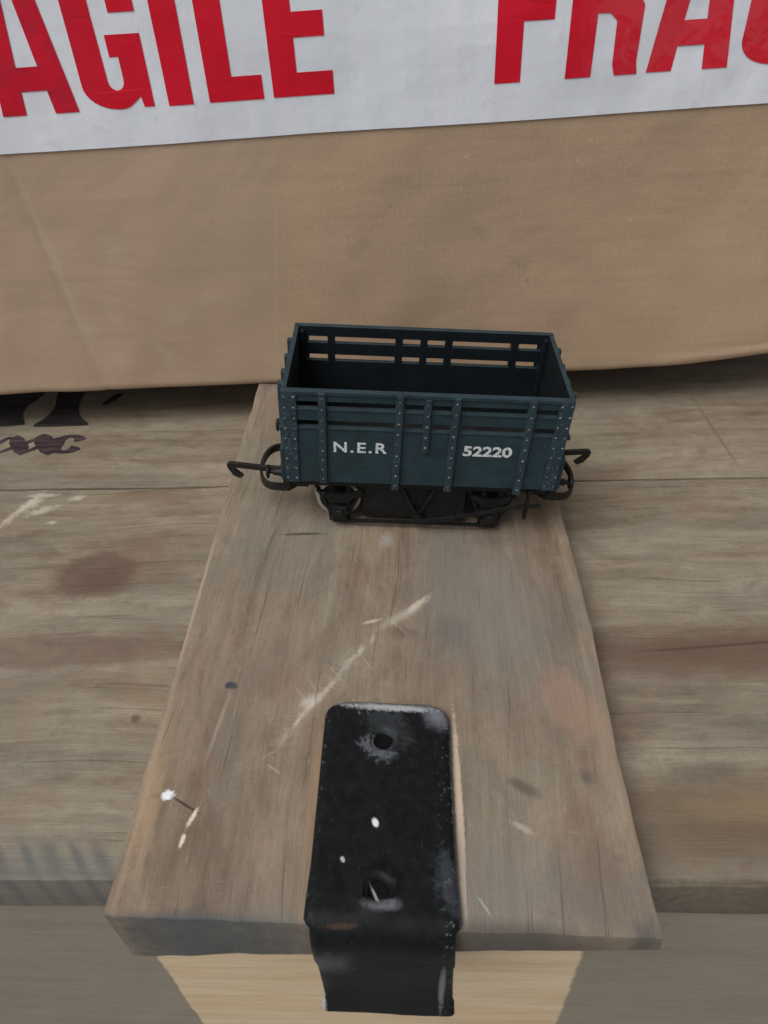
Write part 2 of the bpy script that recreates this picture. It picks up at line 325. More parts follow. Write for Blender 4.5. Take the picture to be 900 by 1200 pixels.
# --------------------------------------------------------------- card, tape, metal, plastic, ink
def cardboard():
    M = Mat('brown_cardboard', 0.78, 0.3)
    n1 = M.noise(M.vec((0.010, 0.010, 0.014)), 1, 4, 0.55, 0.4); n2 = M.noise(M.vec((0.05, 1, 1.1)), 0.35, 5, 0.65); n3 = M.noise(M.co, 1.4, 4, 0.65)
    c = M.ramp(n1, [(0.3, (0.385, 0.276, 0.184)), (0.5, (0.43, 0.308, 0.205)), (0.7, (0.47, 0.338, 0.232))])
    c = M.mix(0.7, c, M.rng(n2, 0.3, 0.7, 0.94, 1.05), 'MULTIPLY'); c = M.mix(0.8, c, M.rng(n3, 0.3, 0.7, 0.88, 1.1), 'MULTIPLY')
    sp = M.noise(M.co, 0.55, 2, 0.5); c = M.mix(M.rng(sp, 0.735, 0.78, 0, 0.6), c, (0.56, 0.46, 0.35))
    sp = M.noise(M.vec((1, 1, 1), (50, 20, 7)), 0.4, 2, 0.5); c = M.mix(M.rng(sp, 0.72, 0.80, 0, 0.45), c, (0.2, 0.14, 0.1))
    # dusty, paler left third with rubbed creases
    sx = M.n('ShaderNodeSeparateXYZ'); M.set(sx.inputs[0], M.co)
    sxz = M.n('ShaderNodeCombineXYZ'); M.set(sxz.inputs[0], sx.outputs[0]); M.set(sxz.inputs[1], sx.outputs[2])
    keep = M.co; M.co = sxz.outputs[0]
    edge = M.math('ADD', sx.outputs[0], M.math('MULTIPLY', M.math('SUBTRACT', M.noise(M.co, 0.08, 3, 0.6), 0.5), 9))
    edge = M.math('SUBTRACT', edge, M.math('MULTIPLY', sx.outputs[2], 0.11))
    c = M.mix(M.rng(edge, -6, 4, 0.55, 0.0, True), c, (0.435, 0.322, 0.236))
    c = M.line(c, (-1.0, 3), (8.6, 82), 0.9, col=(0.52, 0.42, 0.32), k=0.15, soft=0.9, rough=1.0)
    c = M.line(c, (-71.8, 84), (-67, 20), 2.2, col=(0.50, 0.41, 0.32), k=0.4, soft=0.8, rough=0.7, nscale=0.25)
    c = M.spot(c, (-66, 26), (5, 3), 0.4, (0.5, 0.41, 0.31), 0.3, 0.9, 0.6, 0.3)
    for i in range(9):
        c = M.spot(c, (-62 + random.random() * 62, 8 + random.random() * 70), (2 + 3 * random.random(), 1.5 + 2.5 * random.random()), random.random() * 3, (0.48, 0.39, 0.29), 0.22, 0.9, 0.8, 0.35)
    for i in range(4):
        c = M.spot(c, (20 + random.random() * 90, 30 + random.random() * 45), (3, 2), random.random() * 3, (0.26, 0.19, 0.13), 0.3, 0.8, 0.8, 0.35)
    M.co = keep
    M.set(M.p.inputs['Base Color'], c)
    fl = M.n('ShaderNodeTexWave', wave_type='BANDS', bands_direction='X'); M.set(fl.inputs['Vector'], M.vec((0.32, 0.32, 0.0))); fl.inputs['Scale'].default_value = 0.5; fl.inputs['Distortion'].default_value = 0.6
    b = M.bump(fl.outputs['Fac'], 0.12, 0.1); b = M.bump(n1, 0.6, 3.5, b); b = M.bump(n2, 0.3, 0.25, b); b = M.bump(n3, 0.25, 0.12, b)
    M.set(M.p.inputs['Normal'], b)
    return M.m
m_card = cardboard()

def tape(name, a, b, mott=None):
    M = Mat(name, 0.42, 0.3)
    n = M.noise(M.vec((0.3, 1, 0.03)), 0.45, 4, 0.6); c = M.mix(M.rng(n, 0.35, 0.65), a, b)
    n2 = M.noise(M.co, 0.12, 5, 0.7, 1.5)
    if mott:
        sx = M.n('ShaderNodeSeparateXYZ'); M.set(sx.inputs[0], M.co); x = sx.outputs[0]
        right = M.rng(x, 92, 108, 0, 1, True); left = M.rng(x, -30, -55, 0, 1, True)
        c = M.mix(M.math('MULTIPLY', right, M.rng(n2, 0.42, 0.54, 0.3, 0.95, True)), c, mott[0])
        c = M.mix(M.math('MULTIPLY', left, M.rng(n2, 0.4, 0.6, 0.15, 0.6, True)), c, mott[1])
    else:
        c = M.mix(M.rng(n2, 0.55, 0.7, 0, 0.3, True), c, (0.48, 0.50, 0.54))
    M.set(M.p.inputs['Base Color'], c)
    bb = M.bump(M.noise(M.co, 0.05, 3, 0.5), 0.5, 1.2); bb = M.bump(n2, 0.12, 0.4, bb); bb = M.bump(M.noise(M.co, 1.0, 3, 0.6), 0.1, 0.1, bb)
    M.set(M.p.inputs['Normal'], bb); M.set(M.p.inputs['Roughness'], M.rng(n2, 0.3, 0.7, 0.38, 0.55))
    return M.m
m_tape = tape('white_parcel_tape', (0.70, 0.735, 0.80), (0.76, 0.79, 0.85))
m_red = tape('red_tape_print', (0.60, 0.003, 0.020), (0.66, 0.004, 0.026), ((0.62, 0.035, 0.055), (0.36, 0.010, 0.035)))

def painted(name, base, worn, rough=0.5, wear=(0.6, 0.75), k=0.5, spec=0.4, sc=0.6, streaks=False):
    M = Mat(name, rough, spec)
    n = M.noise(M.co, sc, 5, 0.65); n2 = M.noise(M.co, sc * 0.22, 4, 0.6)
    c = M.mix(M.rng(n2, 0.35, 0.65), base, tuple(q * 1.45 for q in base))
    if streaks: n = M.noise(M.vec((1, 1, 1), rot=0.0), sc, 6, 0.72, 0.6)
    c = M.mix(M.rng(n, wear[0], wear[1], 0, k, True), c, worn)
    M.set(M.p.inputs['Base Color'], c); M.set(M.p.inputs['Roughness'], M.rng(n, 0.35, 0.7, rough - 0.08, rough + 0.18))
    M.set(M.p.inputs['Normal'], M.bump(M.noise(M.co, 1.8, 4, 0.6), 0.3, 0.08))
    return M
m_blue = painted('blue_grey_wagon_plastic', (0.0140, 0.0300, 0.0375), (0.060, 0.088, 0.098), 0.45, (0.58, 0.78), 0.45, 0.3, 0.9).m
m_inner = painted('shaded_wagon_plastic_inside', (0.0055, 0.008, 0.010), (0.02, 0.028, 0.032), 0.6, (0.6, 0.8), 0.4, 0.2, 0.9).m  # shade inside the wagon put into a darker plastic colour
m_rib = painted('rubbed_blue_grey_plastic', (0.0140, 0.0295, 0.039), (0.085, 0.115, 0.13), 0.45, (0.50, 0.72), 0.6, 0.4, 1.3).m
m_rivet = painted('rivet_highlights', (0.045, 0.07, 0.085), (0.19, 0.235, 0.25), 0.45, (0.46, 0.58), 0.9, 0.4, 0.9).m
m_black = painted('dull_black_plastic', (0.0045, 0.005, 0.005), (0.055, 0.06, 0.055), 0.55, (0.56, 0.72), 0.5, 0.35, 1.0).m
m_hook = painted('brown_black_coupling_metal', (0.008, 0.007, 0.0065), (0.04, 0.03, 0.024), 0.5, (0.5, 0.7), 0.6, 0.4, 0.8).m
M = Mat('wheel_rim_metal', 0.35, 0.5); M.p.inputs['Metallic'].default_value = 0.6; M.set(M.p.inputs['Base Color'], M.mix(M.noise(M.co, 1.0, 4), (0.45, 0.42, 0.38), (0.7, 0.67, 0.62))); m_rim = M.m
M = Mat('white_transfer_print', 0.6, 0.3); M.set(M.p.inputs['Base Color'], M.mix(M.rng(M.noise(M.co, 1.6, 4, 0.7), 0.46, 0.62, 0, 0.7), (0.66, 0.69, 0.70), (0.20, 0.25, 0.28))); m_white = M.m
M = Mat('stencil_ink', 0.85, 0.15)
_n = M.noise(M.vec((0.05, 0.6, 1)), 1, 4, 0.6); M.set(M.p.inputs['Base Color'], M.mix(M.rng(_n, 0.4, 0.65), (0.018, 0.016, 0.017), (0.04, 0.034, 0.033))); m_ink = M.m
M = Mat('purple_stencil_ink', 0.85, 0.15)
_n = M.noise(M.vec((0.05, 0.6, 1)), 1, 4, 0.6); M.set(M.p.inputs['Base Color'], M.mix(M.rng(_n, 0.4, 0.65), (0.030, 0.018, 0.024), (0.075, 0.05, 0.055))); m_ink2 = M.m

def strap_mat():
    M = Mat('chipped_black_enamel', 0.5, 0.12)
    n = M.noise(M.co, 0.5, 5, 0.65); c = M.mix(M.rng(n, 0.4, 0.7), (0.005, 0.006, 0.006), (0.009, 0.011, 0.0115))
    grey = (0.16, 0.17, 0.19); sil = (0.55, 0.57, 0.6)
    st = M.rng(M.noise(M.vec((1.4, 0.5, 0.8), rot=0.7), 1.3, 4, 0.7, 0.4), 0.46, 0.6)
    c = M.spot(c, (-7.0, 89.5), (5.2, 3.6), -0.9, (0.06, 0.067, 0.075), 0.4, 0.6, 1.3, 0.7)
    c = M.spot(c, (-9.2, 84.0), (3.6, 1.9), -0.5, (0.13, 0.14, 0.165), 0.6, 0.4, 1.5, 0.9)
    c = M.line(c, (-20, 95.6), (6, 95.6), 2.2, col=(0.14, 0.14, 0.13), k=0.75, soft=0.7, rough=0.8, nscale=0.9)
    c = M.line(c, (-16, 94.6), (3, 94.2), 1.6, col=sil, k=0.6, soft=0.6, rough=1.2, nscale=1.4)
    c = M.spot(c, (3.8, 92.5), (2.4, 2.6), 0.6, (0.18, 0.19, 0.22), 0.7, 0.8, 0.9, 0.5)
    c = M.line(c, (6.5, 91), (6.7, 52), 0.9, col=(0.34, 0.32, 0.30), k=0.6, soft=0.6, rough=0.9, nscale=0.8)
    c = M.spot(c, (5.2, 57), (2.2, 5.5), 0.2, (0.06, 0.067, 0.08), 0.5, 0.5, 1.4, 0.7)
    c = M.line(c, (-21.4, 80), (-21.6, 50), 0.6, col=(0.2, 0.18, 0.16), k=0.4, soft=0.6, rough=0.9, nscale=0.8)
    for yy in (86.1, 55.4): c = M.spot(c, (-8.2, yy), (1.95, 1.95), 0, (0.003, 0.003, 0.003), 1.0, 0.1, 0.02)
    c = M.spot(c, (-9.2, 68), (0.6, 0.85), 0.4, (0.7, 0.7, 0.67), 0.95, 0.35, 0.5, 0.8)
    c = M.spot(c, (-15.1, 60.7), (0.35, 0.6), 0.5, (0.5, 0.5, 0.48), 0.8, 0.4, 0.5, 0.8)
    c = M.line(c, (-9.6, 56.2), (-7.8, 52.8), 0.45, col=(0.36, 0.36, 0.36), k=0.8, soft=0.6, rough=0.8)
    c = M.spot(c, (-7.5, 52.9), (3.0, 1.0), 0.0, grey, 0.7, 0.6, 0.6, 0.6)
    c = M.line(c, (-17.5, 49.2), (-12.0, 49.4), 0.8, col=(0.085, 0.04, 0.028), k=0.5, soft=0.5, rough=1.4, nscale=0.8)
    # scratches everywhere, fine and diagonal
    sc = M.noise(M.vec((2.6, 0.35, 0.8), rot=0.75), 0.9, 3, 0.7)
    c = M.mix(M.rng(sc, 0.68, 0.76, 0, 0.35), c, (0.12, 0.14, 0.16))
    sx = M.n('ShaderNodeSeparateXYZ'); M.set(sx.inputs[0], M.co)
    em = M.math('MAXIMUM', M.rng(sx.outputs[1], 90.5, 95.5), M.math('MAXIMUM', M.rng(sx.outputs[0], 2.5, 6.5), M.rng(sx.outputs[0], -19.5, -22)))
    chip = M.rng(M.noise(M.vec((1, 1, 1), (31, 7, 2)), 0.85, 6, 0.75), 0.60, 0.63)
    c = M.mix(M.math('MULTIPLY', M.math('MULTIPLY', chip, em), 0.7), c, (0.30, 0.31, 0.32))
    chip2 = M.rng(M.noise(M.vec((1, 1, 1), (3, 77, 2)), 1.3, 4, 0.7), 0.70, 0.72)
    c = M.mix(M.math('MULTIPLY', chip2, 0.35), c, (0.14, 0.145, 0.15))
    # lower leaf: lateral wear and a painted edge highlight, in x/z
    sx = M.n('ShaderNodeSeparateXYZ'); M.set(sx.inputs[0], M.co)
    cb = M.n('ShaderNodeCombineXYZ'); M.set(cb.inputs[0], sx.outputs[0]); M.set(cb.inputs[1], M.math('MULTIPLY', sx.outputs[2], 1.0))
    low = M.rng(sx.outputs[2], -1.5, -3.5, 0, 1)
    keep = M.co; M.co = cb.outputs[0]
    d = M.spot(c, (-18, -9), (3.6, 5), -0.4, (0.08, 0.085, 0.095), 0.7, 0.8, 0.9, 0.3)
    d = M.spot(d, (-8, -25), (14, 9), 0, (0.018, 0.019, 0.017), 0.6, 0.8, 0.6, 0.2)
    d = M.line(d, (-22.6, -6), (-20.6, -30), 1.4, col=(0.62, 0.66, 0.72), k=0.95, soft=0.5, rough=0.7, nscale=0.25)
    d = M.line(d, (3.6, -12), (3.2, -30), 1.2, col=(0.2, 0.22, 0.25), k=0.7, soft=0.5, rough=0.6, nscale=0.4)
    M.co = keep
    c = M.mix(low, c, d)
    M.set(M.p.inputs['Base Color'], c); M.set(M.p.inputs['Roughness'], M.rng(n, 0.35, 0.7, 0.42, 0.6))
    b = M.bump(M.noise(M.co, 0.12, 3, 0.5), 0.3, 0.6); b = M.bump(M.noise(M.co, 2.2, 3, 0.6), 0.12, 0.08, b); M.set(M.p.inputs['Normal'], b)
    return M.m
m_strap = strap_mat()

# ================================================================== ground
M = Mat('ground_concrete', 0.9, 0.3); M.set(M.p.inputs['Base Color'], M.mix(M.noise(M.co, 0.02, 6, 0.7), (0.16, 0.155, 0.145), (0.26, 0.25, 0.235))); m_ground = M.m
bm = BM(); vs = [bm.verts.new(p) for p in ((-20000, -20000, -420), (20000, -20000, -420), (20000, 20000, -420), (-20000, 20000, -420))]; bm.faces.new(vs)
tag(obj('ground', bm, m_ground), kind='structure')

# ================================================================== crate
TILT = 0.079                                # the batten is cupped: its left side stands higher
LZ = -13.0                                  # top of the lid planks; the batten top is z = 0
FY = 63.0                                   # front edge of the lid
def rough_board(x0, x1, y0, y1, z0, z1, bev=1.0, step=4.0, amp=0.35, seed=0, xlim=None, ylim=None, sag=0.25):
    bm = BM(); box(bm, x0, x1, y0, y1, z0, z1)
    bmesh.ops.bevel(bm, geom=bm.edges[:], offset=bev, segments=3, affect='EDGES', profile=0.6)
    xa, xb = xlim or (x0, x1); ya, yb = ylim or (y0, y1)
    def cuts(a, b, no):
        t = a + step
        while t < b - step * .5:
            bmesh.ops.bisect_plane(bm, geom=bm.verts[:] + bm.edges[:] + bm.faces[:], plane_co=Vector(no) * t, plane_no=no); t += step
    cuts(max(x0, xa), min(x1, xb), (1, 0, 0)); cuts(max(y0, ya), min(y1, yb), (0, 1, 0))
    for v in bm.verts:
        p = v.co.copy()
        nv = noise.noise_vector(p * 0.09 + Vector((seed, 0, 0))) + noise.noise_vector(p * 0.35 + Vector((0, seed, 0))) * 0.4
        ed = min(p.x - x0, x1 - p.x, p.y - y0, y1 - p.y)
        k = amp * (1.0 if ed < bev * 1.2 else 0.0)
        v.co.x += nv.x * k; v.co.y += nv.y * k
        v.co.z += nv.z * (k * 0.6) + noise.noise(p * 0.02 + Vector((seed, seed, 0))) * sag
    return bm

crate = empty('wooden_crate', (0, 240, -420))
tag(crate, 'weathered wooden crate with a raised cross batten under the toy wagon', 'crate')
# lid planks run left-right
obj('plank', rough_board(-330, 330, FY, 193.0, LZ - 14, LZ, 0.4, 4, 0.3, 11, (-190, 170)), m_lid, crate, True, world=True)
obj('plank', rough_board(-330, 330, 194.0, 322, LZ - 14, LZ, 0.8, 6, 0.3, 23, (-220, 190)), m_lid_back, crate, True, world=True)
obj('plank', rough_board(-330, 330, 322.8, 440, LZ - 14, LZ, 0.8, 30, 0.3, 31), m_lid_back, crate, True, world=True)
# the batten across them
bt = rough_board(-57.4, 43.2, 49.8, 436, LZ + 0.05, 0, 0.4, 2.4, 0.4, 5, None, (49.8, 270), sag=0.12)
for v in bt.verts:
    topk = min(1, max(0, (v.co.z - LZ) / -LZ))
    over = min(1, max(0, (62.5 - v.co.y) / 6))
    if v.co.x > 41.5: v.co.x += 0.5 * math.sin(v.co.y * 0.06)
    v.co.z += -TILT * v.co.x * topk + over * (1 - topk) * (-2.4 + (v.co.x + 57) * 0.066)
obj('batten', bt, m_batten, crate, True, world=True, ang=25)
# walls below
wy = FY + 0.6
bm = BM()
box(bm, -324, 324, wy, wy + 14, -420, LZ - 14.1)
obj('front_wall', bm, m_front, crate, bevel=0.6, world=True)
bm = BM(); box(bm, -324, 324, 420, 434, -420, LZ - 14.1); obj('back_wall', bm, m_front, crate, world=True)
for sx_ in (-1, 1):
    bm = BM(); a, b = sorted((sx_ * 324, sx_ * 310)); box(bm, a, b, wy + 14.1, 419.9, -420, LZ - 14.1); obj('side_wall', bm, m_front, crate, world=True)

# stencilled lettering on the lid, half hidden under the box
def flat(polys, z, th=0.12):
    bm = BM()
    for pts in polys: prism(bm, pts, lambda p, s: (p[0], p[1], z + th * s))
    return bm
def blob(pts, n=4):                          # soften corners: Chaikin
    for _ in range(n):
        q = []
        for i, p in enumerate(pts):
            r = pts[(i + 1) % len(pts)]; q += [(p[0]*.75+r[0]*.25, p[1]*.75+r[1]*.25), (p[0]*.25+r[0]*.75, p[1]*.25+r[1]*.75)]
        pts = q
    return pts
big = [
    blob([(-190, 262), (-155.0, 262), (-153.2, 255), (-157, 247), (-156.5, 241), (-153.0, 235.2), (-151.8, 232.6), (-190, 232.3)], 2),
    blob([(-148.8, 262), (-136.6, 262), (-136.4, 254), (-135.2, 245), (-131.6, 237.5), (-126.0, 232.8), (-128, 231.8), (-147.6, 231.6), (-149.2, 233), (-145.4, 238), (-144.6, 246), (-147.2, 254)], 2),
    blob([(-126.5, 246.6), (-124.6, 246.4), (-121, 250.5), (-119.4, 255), (-123, 254.5), (-125, 250)], 2)]
obj('stencil_lettering', flat(big, LZ + 0.16), m_ink, crate, world=True)
def strokes(segs, wd):
    out = []
    for (a, b) in segs:
        d = Vector((b[0]-a[0], b[1]-a[1])); d.normalize(); s = Vector((-d.y, d.x)) * wd / 2; e = d * wd * .2
        out.append([(a[0]-e.x+s.x, a[1]-e.y+s.y), (a[0]-e.x-s.x, a[1]-e.y-s.y), (b[0]+e.x-s.x, b[1]+e.y-s.y), (b[0]+e.x+s.x, b[1]+e.y+s.y)])
    return out
def arc(cx, cy, rx, ry, a0, a1, w0, n=14, thin=0.45):
    o, i = [], []
    for k in range(n + 1):
        t = R(a0 + (a1 - a0) * k / n); ww = w0 * (thin + (1 - thin) * abs(math.cos(t)) )
        o.append((cx + rx * math.cos(t), cy + ry * math.sin(t))); i.append((cx + (rx - ww) * math.cos(t), cy + (ry - ww * .75) * math.sin(t)))
    return o + i[::-1]
small = strokes([((-145.6, 215.2), (-152.6, 224.6))], 5.6) + strokes([((-154.6, 215.4), (-142.6, 224.4))], 2.0) \
    + strokes([((-135.0, 215.2), (-142.4, 224.8))], 6.8) + strokes([((-144.6, 215.3), (-133.4, 225.0))], 2.2) \
    + strokes([((-158.6, 216.0), (-163.6, 225.4))], 3.6) + strokes([((-163.0, 215.6), (-154.6, 224.8))], 2.0) \
    + [arc(-130.4, 219.8, 7.4, 6.0, 30, 330, 6.0, thin=0.3)]
small = [blob(q, 1) for q in small]
for k, pts in enumerate(small):
    obj('stencil_lettering', flat([pts], LZ + 0.16 + 0.03 * k), m_ink2, crate, world=True)

# black metal strap folded over the front end of the batten
def strap():
    path = []                                # (y, z, nx?) centre line, top surface normal computed
    def add(y, z): path.append(Vector((0, y, z)))
    y = 95.9
    while y > 52.4: add(y, 1.5); y -= 0.9
    for k in range(0, 9):
        t = R(90 * k / 8); add(52.0 - 4.2 * math.sin(t), 1.5 - 4.2 + 4.2 * math.cos(t))
    z = -3.6
    while z > -26: add(47.8 + 0.25 * math.sin(z * 0.2), z); z -= 1.0
    for k in range(1, 8): add(47.8 - 0.045 * k * k, -26 - 0.95 * k)
    cx = -7.4; NC = 29; rows_t, rows_b = [], []
    bm = BM(); L = len(path)
    for i, p in enumerate(path):
        d = (path[min(i + 1, L - 1)] - path[max(i - 1, 0)]).normalized(); nrm = Vector((0, -d.z, d.y)); nrm = -nrm if nrm.z < 0 or nrm.y > 0.5 else nrm
        if abs(d.z) > 0.9: nrm = Vector((0, -1, 0))
        hw = 13.7
        s0 = 95.9 - p.y
        if p.z > 1 and s0 < 4.5: hw -= 4.5 - math.sqrt(max(0, 4.5 ** 2 - (4.5 - s0) ** 2))
        if p.z > 1 and p.y < 60: hw += 0.35 * (60 - p.y) / 8
        if p.z < 0.5: hw = 13.0 + 0.5 * min(1, (-p.z) / 40) - (0.3 if -30 < p.z < -12 else 0)
        T, B = [], []
        for j in range(NC):
            u = -1 + 2 * j / (NC - 1); u = math.copysign(1 - (1 - abs(u)) ** 1.25, u)
            x = cx + u * hw; e = (1 - abs(u)) * hw
            drop = 0.75 * max(0, 1 - e / 1.1) ** 2
            if s0 < 1.2 and p.z > 1: drop += 0.6 * (1 - s0 / 1.2)
            q = p + nrm * (0.75 - drop + 0.22 * noise.noise(Vector((x, p.y, p.z)) * 0.12) + 0.06 * noise.noise(Vector((x, p.y, p.z)) * 0.6))
            # dimples round the two fixings
            for yy in (86.1, 55.4):
                if p.z > 0.5:
                    r = math.hypot(x + 8.2, p.y - yy)
                    q.z += 0.55 * math.exp(-((r - 3.3) / 0.9) ** 2) - 1.35 * math.exp(-(r / 2.35) ** 8)
            tl = Vector((0, 0, -TILT * x)); q = q + tl
            T.append(bm.verts.new(q + Vector((x, 0, 0)))); B.append(bm.verts.new(p - nrm * 0.7 + Vector((x, 0, 0)) + tl))
        rows_t.append(T); rows_b.append(B)
    for A, Bn in ((rows_t, 0), (rows_b, 1)):
        for a, b in zip(A, A[1:]):
            for j in range(NC - 1): bm.faces.new((a[j], a[j+1], b[j+1], b[j]))
    for j in (0, NC - 1):
        for i in range(L - 1): bm.faces.new((rows_t[i][j], rows_t[i+1][j], rows_b[i+1][j], rows_b[i][j]))
    for i in (0, L - 1):
        for j in range(NC - 1): bm.faces.new((rows_t[i][j], rows_t[i][j+1], rows_b[i][j+1], rows_b[i][j]))
    return bm
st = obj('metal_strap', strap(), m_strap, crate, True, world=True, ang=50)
for (x, y) in ((-8.2, 86.1), (-8.2, 55.4)):
    bm = BM(); lathe(bm, (x, y, 1.25 - TILT * x), (TILT, 0, 1), [(2.9, 0.5), (2.6, 0.8), (2.3, 0.85), (2.0, 0.65), (1.7, 0.15), (0, 0.05)], 28)
    s_ = obj('rivet_hole', bm, m_strap, st, True)

# ================================================================== cardboard box
ta = math.atan2(9.4, 275)
bx = empty('cardboard_box', (0, 0, 0)); bx.location = Vector((-48.9, 230.7, 4.6)) * S; bx.rotation_euler = (0, 0, ta); bx.scale = (0.969,) * 3
tag(bx, 'brown cardboard box sealed with white tape printed FRAGILE in red', 'cardboard box')
X0, X1, BH, BD = -150.0, 225.0, 235.0, 190.0
def face_bulge(t, z):
    """y offset of the front face, and z lift of its bottom edge"""
    y = 0.9 * noise.noise(Vector((t * 0.02, z * 0.02, 3))) - 1.2 * math.sin(math.pi * min(1, max(0, z / BH)))
    y += 0.35 * noise.noise(Vector((t * 0.07, z * 0.06, 9)))
    return y
def bottom_lift(t):
    l = 0.25 * noise.noise(Vector((t * 0.05, 1, 2)))
    if t > 122: l += 0.0011 * (t - 122) ** 2
    return l
def card_face():
    bm = BM(); nx, nz = 182, 60; G = []
    for j in range(nz + 1):
        z = BH * (j / nz) ** 1.5; row = []
        for i in range(nx + 1):
            t = X0 + (X1 - X0) * i / nx
            k = max(0, 1 - z / 14); zz = z + bottom_lift(t) * k
            y = face_bulge(t, z) + (0.9 * (1 - z / 2.0) ** 2 if z < 2 else 0)
            if t > 130 and z < 9: y += -0.35 * math.exp(-((z - 3.6) / 1.4) ** 2) * min(1, (t - 130) / 40) + 0.2 * math.exp(-((z - 6.0) / 1.0) ** 2) * min(1, (t - 130) / 20)
            # dented upright crease on the left
            xc = -71.8 + (84 - z) * 0.075; y += 0.25 * math.exp(-((t - xc) / 1.6) ** 2) * (1 if z < 84 else 0.2) - 0.25 * (1 if t < xc else 0) * min(1, abs(t - xc) / 4)
            row.append(bm.verts.new((t, y, zz)))
        G.append(row)
    for a, b in zip(G, G[1:]):
        for i in range(nx): bm.faces.new((a[i], a[i+1], b[i+1], b[i]))
    # back, sides, top and bottom
    bl = [v for v in G[0]]; top = G[-1]
    def back(v, z=None): return bm.verts.new((v.co.x, BD, v.co.z if z is None else z))
    bb = [back(v) for v in bl]; tb = [back(v) for v in top]
    for i in range(nx):
        bm.faces.new((bl[i], bb[i], bb[i+1], bl[i+1])); bm.faces.new((top[i], top[i+1], tb[i+1], tb[i])); bm.faces.new((bb[i], tb[i], tb[i+1], bb[i+1]))
    bm.faces.new([G[j][0] for j in range(nz + 1)] + [tb[0], bb[0]]); bm.faces.new([G[j][-1] for j in range(nz + 1)][::-1] + [bb[-1], tb[-1]])
    return bm
body = obj('box_body', card_face(), m_card, bx, True, ang=40)
def tz(t): return 85.15 + t * 0.01745 + 0.12 * math.sin(t * 0.05)      # lower edge of the tape
bm = BM(); G = []
NT = 180
for j in range(16):
    row = []
    for i in range(NT + 1):
        t = X0 + 0.4 + (X1 - X0 - 0.8) * i / NT; z = tz(t) + 74 * j / 15
        row.append(bm.verts.new((t, face_bulge(t, z) - 0.42, z)))
    G.append(row)
for a, b in zip(G, G[1:]):
    for i in range(NT): bm.faces.new((a[i], a[i+1], b[i+1], b[i]))
tp = obj('parcel_tape', bm, m_tape, bx)
sd = tp.modifiers.new('thick', 'SOLIDIFY'); sd.thickness = 0.12 * S; sd.offset = 0

# condensed block capitals, each drawn on a (0..w, 0..1) cell
HL = 45.5; ST = 7.3
def P_A(w):
    k = 7.0
    ch, ct = 6.0 / HL, 12.0 / HL
    # legs, crossbar and cap, leaving the counter open
    L1 = [(0, 0), (k, 0), (w*.5 - .6, 0.80), (w*.5 - .6, 1), (w*.27, 1)]
    R1 = [(w, 0), (w*.73, 1), (w*.5 + .6, 1), (w*.5 + .6, 0.80), (w - k, 0)]
    xl = lambda y: k + (w*.5 - .6 - k) * y / .80
    C1 = [(xl(ch) - 1.0, ch), (w - xl(ch) + 1.0, ch), (w - xl(ct) + 1.0, ct), (xl(ct) - 1.0, ct)]
    T1 = [(w*.5 - 0.7, 0.80), (w*.5 + .7, .80), (w*.5 + .7, 1), (w*.5 - .7, 1)]
    return [L1, R1, C1, T1]
def arcpts(cx, cy, rx, ry, a0, a1, n=10):
    return [(cx + rx * math.cos(R(a0 + (a1 - a0) * k / n)), cy + ry * math.sin(R(a0 + (a1 - a0) * k / n))) for k in range(n + 1)]
def P_G(w):
    s = ST; h = HL
    out = arcpts(w/2, 0.14, w/2, 0.14, 180, 262, 8)
    bowl = [(0, 0.14)] + out[1:] + arcpts(w/2, .09, w/2 - s*.55, .09, 270, 300, 3) + [(w - 3.4, 0.065), (w - 3.0, 0.005), (w, 0.005), (w, 0.40), (w*.5, 0.40), (w*.5, 0.285), (w - s, 0.285), (w - s, 0.16)]
    bowl += arcpts(w/2 + 0.2, 0.16, w/2 - s - 0.2, 0.055, 0, -180, 8) + [(s, 0.5), (0, 0.5)]
    upper = [(0, 0.5), (s, 0.5), (s, 0.84)] + arcpts(w/2, 0.84, w/2 - s, 0.055, 180, 0, 8) + [(w - s, 0.60 - .09), (w, 0.60 - .09), (w, 0.86)] + arcpts(w/2, 0.86, w/2, 0.14, 0, 180, 12)[1:-1] + [(0, .86)]
    return [bowl, upper]
def P_I(w): return [[(0, 0), (w, 0), (w, 1), (0, 1)]]
def P_L(w): return [[(0, 0), (w, 0), (w, 0.135), (ST, 0.135), (ST, 1), (0, 1)]]
def P_E(w): return [[(0, 0), (w, 0), (w, 0.13), (ST, 0.13), (ST, 0.315), (w - 1.6, 0.315), (w - 1.6, 0.445), (ST, 0.445), (ST, 0.87), (w, 0.87), (w, 1), (0, 1)]]
def P_F(w): return [[(0, 0), (ST, 0), (ST, 0.32), (w - 1.4, 0.32), (w - 1.4, 0.45), (ST, 0.45), (ST, 0.87), (w, 0.87), (w, 1), (0, 1)]]
def P_R(w):
    s = ST
    stem = [(0, 0), (s, 0), (s, 1), (0, 1)]
    leg = [(w - s * .98, 0.06), (w - s * .85, 0), (w + .2, 0), (w - .5, 0.07), (w - .5, 0.36), (w - s * .45, 0.45), (w - s, .45), (w - s * 1.02, .3)]
    bar_ = [(s - .3, .335), (w - s * 1.3, .33), (w - s * 1.02, .29), (w - s*.9, .45), (s - .3, .45)]
    bowl = [(w - s * 1.2, .45), (w - s*.45, .45), (w - .4, .54), (w, 0.62), (w, 0.84), (w - s*.5, 0.97), (w - s*1.2, 1), (s - .3, 1), (s - .3, .88), (w - s*1.3, .88), (w - s, .84), (w - s, .58), (w - s*1.2, .5)]
    return [stem, leg, bar_, bowl]
